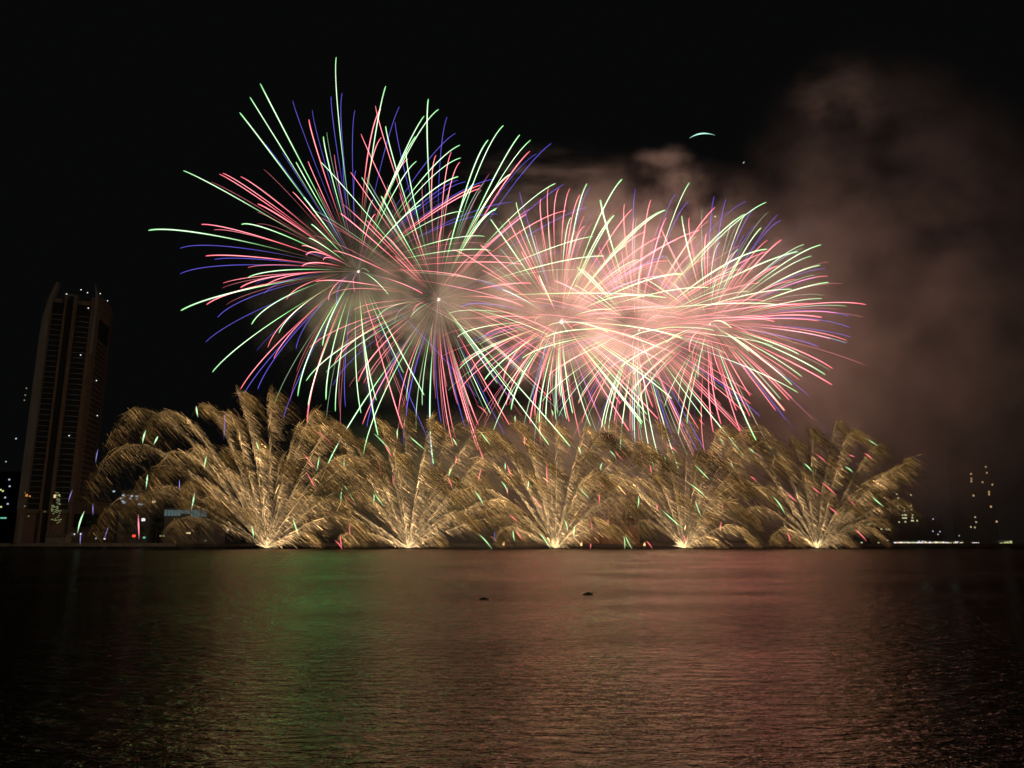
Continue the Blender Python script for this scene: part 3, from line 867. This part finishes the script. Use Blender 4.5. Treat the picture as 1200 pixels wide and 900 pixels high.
# fainter plumes crossing between the main ones
for key, fd in fount.items():
    bx = fd['b'][0]
    for i in range(7):
        a = random.uniform(-1.25, 1.25); r_ = random.uniform(60, 165)
        ex = bx + r_ * math.sin(a) * 1.0; ey = 642 - r_ * math.cos(a) * .95
        if key == 5 and ex > 1040 or key == 1 and ex < 180:
            ex = 2 * bx - ex
        PL_[key].append((ex, max(ey, 475), 20 + abs(ex - bx) * random.uniform(.25, .6), random.uniform(.3, .7)))
for key, fd in fount.items():
    base = at(fd['b'][0], 636 + 900 * CAM_H / FY, FY); base.z = 0.0
    t = thing('gold_fountain', base, fd['label'], 'firework', 'gold fountains along the river')
    FO[key] = t
    org = np.array(base)
    for (ex, ey, g, br) in PL_[key]:
        Y = FY + random.uniform(-28, 28)
        E = np.array(at(ex, ey, Y)); B = np.array((base.x, base.y, .3))
        gm = g * FY / F_PX
        kk = 1.6
        dist = np.linalg.norm(E - B)
        n = int(840 * (dist / 60) ** 1.1 * min(1, br) + 160)
        wk = (.55 if ex > fd['b'][0] + 40 and key == 5 else 1.0) * random.uniform(.7, 1.15)
        ph = rng.uniform(0, 6.28, 3); pb = random.uniform(.4, 1.1) * (.62 if ex < 215 else 1) * (.75 if key == 5 else 1)
        tt = rng.random(n) ** .85
        def P(u):
            a = (1 - np.exp(-kk * u)) / (1 - math.exp(-kk))
            return B + a[:, None] * (E - B + np.array([0, 0, gm])) - (u ** 2.3)[:, None] * np.array([0, 0, gm])
        p0 = P(tt); p1 = P(np.minimum(tt + .02, 1.02))
        tang = (p1 - p0); tang /= np.linalg.norm(tang, axis=1, keepdims=True) + 1e-9
        # burning flakes shed by the comet: the youngest still fly along with it, older ones fall and drift right on the wind
        young = rng.random(n) < .36 * (1.02 - tt)
        age = rng.exponential(.50, n) * wk * np.clip(tt * 1.5, .15, 1)
        age = np.minimum(age, 2.2)
        age[young] *= .05
        wob = rng.normal(0, 1, 3) * 1.2
        p0 = p0 + np.sin(tt * rng.uniform(5, 9) + ph[2])[:, None] * wob * tt[:, None]
        jit = rng.normal(0, 1, (n, 3)) * (.25 + 1.3 * tt + 1.0 * age)[:, None] * .8
        wind = np.array([8.5, 0, 0]); fall = np.array([0, 0, -7.2])
        pos = p0 + jit * np.where(young, .5, 1)[:, None] + (age[:, None]) * wind + (age[:, None] ** 1.15) * fall
        vel = tang * np.where(young, 16, 1.0)[:, None] + wind * 1.1 * np.where(young, .25, 1)[:, None] + fall * np.where(young, .2, 1.15)[:, None] + rng.normal(0, .9, (n, 3))
        ln = rng.uniform(.16, .52, n) * (.5 + .6 * tt)
        q1 = pos + vel * ln[:, None]
        ok = (np.minimum(pos[:, 2], q1[:, 2]) > .15)
        pos, q1, tt_, age = pos[ok], q1[ok], tt[ok], age[ok]
        n = len(pos)
        bri = np.exp(-age * 1.1) * rng.lognormal(-.78, .9, n) * br * pb * (2.0 - 1.62 * tt_) * (.72 + .5 * np.sin(tt_ * 17 + ph[0]) * np.sin(tt_ * 7.3 + ph[1]))
        d = q1 - pos; d /= np.linalg.norm(d, axis=1, keepdims=True) + 1e-9
        u = np.cross(d, [0, 1, .1]); u /= np.linalg.norm(u, axis=1, keepdims=True) + 1e-9
        w = np.cross(d, u)
        r = (.056 * rng.uniform(.7, 1.5, n))[:, None]
        V = np.empty((n, 6, 3))
        for k in range(3):
            a = k * 2.0944 + .4
            o_ = (u * math.cos(a) + w * math.sin(a)) * r
            V[:, k] = pos + o_; V[:, 3 + k] = q1 + o_ * .5
        V = V.reshape(-1, 3) - org
        idx = np.arange(n)[:, None, None] * 6 + np.array([[0, 1, 4, 3], [1, 2, 5, 4], [2, 0, 3, 5]])[None]
        tint = np.stack([np.full(n, 1.0), .535 + .09 * np.clip(1 - tt_, 0, 1) + rng.normal(0, .03, n), .155 + .13 * np.clip(1 - tt_, 0, 1)], 1)
        c_ = tint * (bri * 1.0)[:, None]
        C_ = np.repeat(np.concatenate([c_, np.ones((n, 1))], 1), 6, axis=0)
        # the comet itself: a fine glowing thread along the path, fading towards the top
        ts = np.linspace(.02, .97, 26)
        Vt, Ft, Ct = tube(P(ts) - org + np.sin(ts * 8 + ph[2])[:, None] * wob * ts[:, None], .10 * (1.1 - ts), np.array([1.0, .66, .34]) * (br * pb * np.clip(1.1 - 1.4 * ts, .02, 1) * .6)[:, None], 3)
        o1 = len(V)
        faces = idx.reshape(-1, 4).tolist() + [tuple(x + o1 for x in f_) for f_ in Ft]
        mesh_obj('spark_plume', np.concatenate([V, Vt]), faces, M['spark'], t, np.concatenate([C_, Ct]))
    # glowing base
    v, f = [], []
    for i in range(34):
        a = random.uniform(.12, math.pi - .12); b_ = random.uniform(-.5, .5)
        d = Vector((math.cos(a) * math.cos(b_), math.sin(b_), math.sin(a)))
        u = d.orthogonal().normalized(); w = d.cross(u); b0 = len(v); ln = random.uniform(1.8, 6.2)
        v += [tuple(Vector((0, 0, .9)) + u * .6), tuple(Vector((0, 0, .9)) + (-u * .5 + w * .8) * .7), tuple(Vector((0, 0, .9)) + (-u * .5 - w * .8) * .7), tuple(Vector((0, 0, .9)) + d * ln)]
        f += [(b0, b0 + 1, b0 + 2), (b0, b0 + 3, b0 + 1), (b0 + 1, b0 + 3, b0 + 2), (b0 + 2, b0 + 3, b0)]
    mesh_obj('fountain_core', v, f, M['core_gold'], t)
    MB().box((base.x, base.y, .2), (7, 3, .5)).build('launch_raft', M['metal'], t)
    lamp('fountain_light', base + Vector((0, 0, 24)), (1.0, .60, .34), .15 * PW, 26, t)

# coloured stars that fall out of the plumes' ends
S = {
 'G': [(230, 476, 232, 489), (171, 504, 167, 520), (185, 511, 180, 521), (173, 556, 171, 573), (228, 577, 224, 598), (99, 599, 91, 625), (300, 517, 304, 529), (242, 534, 239, 550),
       (374, 534, 371, 552), (404, 533, 403, 551), (401, 571, 399, 593), (401, 566, 418, 594), (438, 578, 437, 592), (438, 575, 450, 594), (343, 608, 350, 628), (294, 616, 297, 631),
       (438, 508, 459, 530), (466, 502, 466, 515), (479, 511, 500, 529), (530, 513, 536, 523), (563, 506, 575, 522), (604, 487, 604, 495), (530, 549, 526, 559), (556, 575, 567, 593),
       (560, 625, 577, 646), (592, 542, 592, 552), (587, 564, 595, 578), (601, 621, 603, 635), (646, 480, 648, 488), (677, 523, 681, 533), (714, 528, 722, 538), (706, 542, 704, 552),
       (678, 571, 691, 585), (748, 581, 747, 596), (814, 545, 832, 563), (807, 566, 828, 584), (815, 587, 822, 606), (776, 598, 801, 620), (731, 628, 732, 645), (733, 628, 741, 645),
       (661, 609, 665, 623), (674, 615, 673, 631), (779, 535, 780, 543), (619, 563, 618, 574), (632, 624, 646, 645), (1010, 512, 1029, 523), (842, 512, 849, 522), (990, 547, 1000, 554),
       (942, 543, 952, 553), (906, 582, 920, 603), (1022, 582, 1036, 594), (856, 540, 859, 549), (877, 525, 885, 532)],
 'R': [(162, 603, 163, 632), (371, 505, 390, 522), (355, 532, 371, 552), (359, 553, 371, 575), (443, 540, 446, 559), (460, 557, 461, 570), (411, 611, 410, 628), (399, 627, 401, 645),
       (392, 633, 401, 645), (450, 520, 460, 536), (403, 581, 418, 594), (534, 534, 533, 546), (524, 559, 530, 573), (564, 549, 560, 565), (614, 511, 614, 523), (594, 544, 600, 561),
       (559, 475, 572, 487), (595, 571, 595, 580), (604, 621, 614, 635), (597, 603, 608, 613), (641, 544, 642, 574), (702, 565, 710, 575), (702, 577, 703, 591), (691, 605, 694, 625),
       (713, 608, 712, 619), (757, 634, 765, 645), (720, 528, 731, 540), (761, 544, 763, 557), (769, 591, 770, 599), (781, 520, 794, 530), (819, 491, 826, 498), (693, 637, 692, 644),
       (624, 582, 637, 598), (955, 532, 969, 543), (1012, 531, 1023, 539), (995, 533, 1003, 536), (962, 565, 981, 582), (921, 577, 935, 589), (951, 570, 964, 580), (993, 582, 1007, 600),
       (971, 594, 984, 605), (1001, 620, 1016, 635), (922, 624, 926, 636), (879, 558, 887, 565), (846, 611, 844, 623), (846, 591, 846, 598), (800, 626, 805, 639), (835, 527, 834, 535)],
 'B': [(115, 526, 112, 543), (210, 562, 210, 575), (85, 574, 80, 589), (109, 590, 109, 604), (127, 617, 122, 632), (95, 624, 94, 639), (277, 457, 282, 470), (319, 460, 324, 468),
       (263, 483, 262, 516), (580, 622, 581, 636)]}
for col_, lst in S.items():
    for (xa_, ya_, xb_, yb_) in lst:
        key = min(fount, key=lambda k: abs(fount[k]['b'][0] - (xa_ + xb_) / 2))
        yb_ = min(yb_, 644.0)
        cc = PAL[col_] * (1.05 if col_ != 'R' else .95) + (np.array([.25, .2, .25]) if xa_ < 240 else 0)
        w = {'G': .62, 'R': .58, 'B': .38}[col_] * (1.25 if xa_ < 240 and col_ != 'B' else 1)
        streak_mesh([(xa_, ya_), (xb_, yb_)], 396, cc, w, 'falling_star', FO[key])

# ------------------------------------------------------------------ smoke
def smoke(name, px, py, Y, rx, ry, depth, density, label, cat='smoke', scale=1.0, lo=.40, hi=.72, stretch=1.0, color=(.8, .78, .76), tilt=0.0, soft=1.0):
    c = at(px, py, Y)
    sx, sz = rx * Y / F_PX * 1.03, ry * Y / F_PX * 1.05
    import bmesh
    bm = bmesh.new()
    bmesh.ops.create_icosphere(bm, subdivisions=3, radius=1.0)
    for v in bm.verts:
        v.co = Vector((v.co.x * sx, v.co.y * depth, v.co.z * sz))
    me = bpy.data.meshes.new(name); bm.to_mesh(me); bm.free()
    o = bpy.data.objects.new(name, me); COL.objects.link(o)
    o.location = c
    o.rotation_euler = (0, tilt, 0)
    m, nt, out = mat('smoke')
    tc = nt.nodes.new('ShaderNodeTexCoord')
    # radial falloff towards the edge of the puff
    mp = nt.nodes.new('ShaderNodeMapping'); mp.inputs['Scale'].default_value = (1 / sx, 1 / depth, 1 / sz)
    ln = nt.nodes.new('ShaderNodeVectorMath'); ln.operation = 'LENGTH'
    fr = nt.nodes.new('ShaderNodeMapRange'); fr.interpolation_type = 'SMOOTHSTEP'
    fr.inputs['From Min'].default_value = 1.0; fr.inputs['From Max'].default_value = 0.12 if soft == 1.0 else soft
    nt.links.new(tc.outputs['Object'], mp.inputs['Vector']); nt.links.new(mp.outputs['Vector'], ln.inputs[0]); nt.links.new(ln.outputs['Value'], fr.inputs['Value'])
    m2 = nt.nodes.new('ShaderNodeMapping'); m2.inputs['Scale'].default_value = (1 / stretch, 1, 1)
    m2.inputs['Location'].default_value = (px * .37, py * .11, 0)
    nz = nt.nodes.new('ShaderNodeTexNoise'); nz.inputs['Scale'].default_value = scale / 40.0
    nz.inputs['Detail'].default_value = 4.0; nz.inputs['Roughness'].default_value = .6; nz.inputs['Distortion'].default_value = .0
    nt.links.new(tc.outputs['Object'], m2.inputs['Vector']); nt.links.new(m2.outputs['Vector'], nz.inputs['Vector'])
    nr_ = nt.nodes.new('ShaderNodeMapRange'); nr_.interpolation_type = 'SMOOTHSTEP'
    nr_.inputs['From Min'].default_value = lo; nr_.inputs['From Max'].default_value = hi
    nt.links.new(nz.outputs['Fac'], nr_.inputs['Value'])
    mu = nt.nodes.new('ShaderNodeMath'); mu.operation = 'MULTIPLY'
    nt.links.new(fr.outputs['Result'], mu.inputs[0]); nt.links.new(nr_.outputs['Result'], mu.inputs[1])
    m3 = nt.nodes.new('ShaderNodeMath'); m3.operation = 'MULTIPLY'; m3.inputs[1].default_value = density
    nt.links.new(mu.outputs['Value'], m3.inputs[0])
    sc_ = nt.nodes.new('ShaderNodeVolumeScatter')
    sc_.inputs['Color'].default_value = (*color, 1)
    nt.links.new(m3.outputs['Value'], sc_.inputs['Density'])
    nt.links.new(sc_.outputs['Volume'], out.inputs['Volume'])
    m.cycles.volume_sampling = 'MULTIPLE_IMPORTANCE'
    me.materials.append(m)
    return tag(o, label, cat, None, 'stuff')


smoke('smoke', 740, 335, 450, 275, 165, 75, .021, 'pink lit smoke hanging around the right three bursts', lo=.38, hi=.68, scale=1.7, soft=.4)
smoke('smoke', 470, 350, 450, 210, 140, 60, .013, 'thin brown smoke around the left two bursts', lo=.42, hi=.68, scale=1.6)
smoke('smoke', 950, 400, 455, 150, 190, 60, .013, 'brown smoke between the rightmost burst and the right smoke bank', lo=.25, hi=.75, scale=1.0)
smoke('smoke', 1065, 320, 455, 240, 330, 60, .021, 'tall brown smoke bank drifting on the right side of the sky', lo=.34, hi=.72, scale=1.0, soft=.3, stretch=1.25)
smoke('smoke', 778, 188, 450, 46, 24, 20, .09, 'small isolated pinkish smoke puff above the right bursts', lo=.40, hi=.72, scale=3.4, stretch=1.8)
smoke('smoke', 800, 214, 450, 40, 32, 20, .04, 'faint tail of smoke under the small puff above the right bursts', lo=.40, hi=.72, scale=3.4, stretch=1.3)
smoke('smoke', 985, 120, 450, 80, 70, 30, .04, 'faint wisps at the top of the right smoke bank', lo=.45, hi=.7, scale=2.0, stretch=1.5)
smoke('smoke', 690, 570, 440, 500, 110, 40, .014, 'low brown smoke lying over the gold fountains', stretch=2.5, lo=.25)
smoke('smoke', 650, 210, 450, 140, 45, 30, .014, 'thin dark streaky smoke above the middle burst', stretch=4, scale=4, lo=.5, hi=.64)
smoke('smoke', 1150, 470, 800, 260, 260, 90, .022, 'thin smoke over the far right shore, coloured with bluish light', lo=.1, hi=.7, color=(.62, .80, .82))  # cool blue-green light is mixed into the smoke's own colour
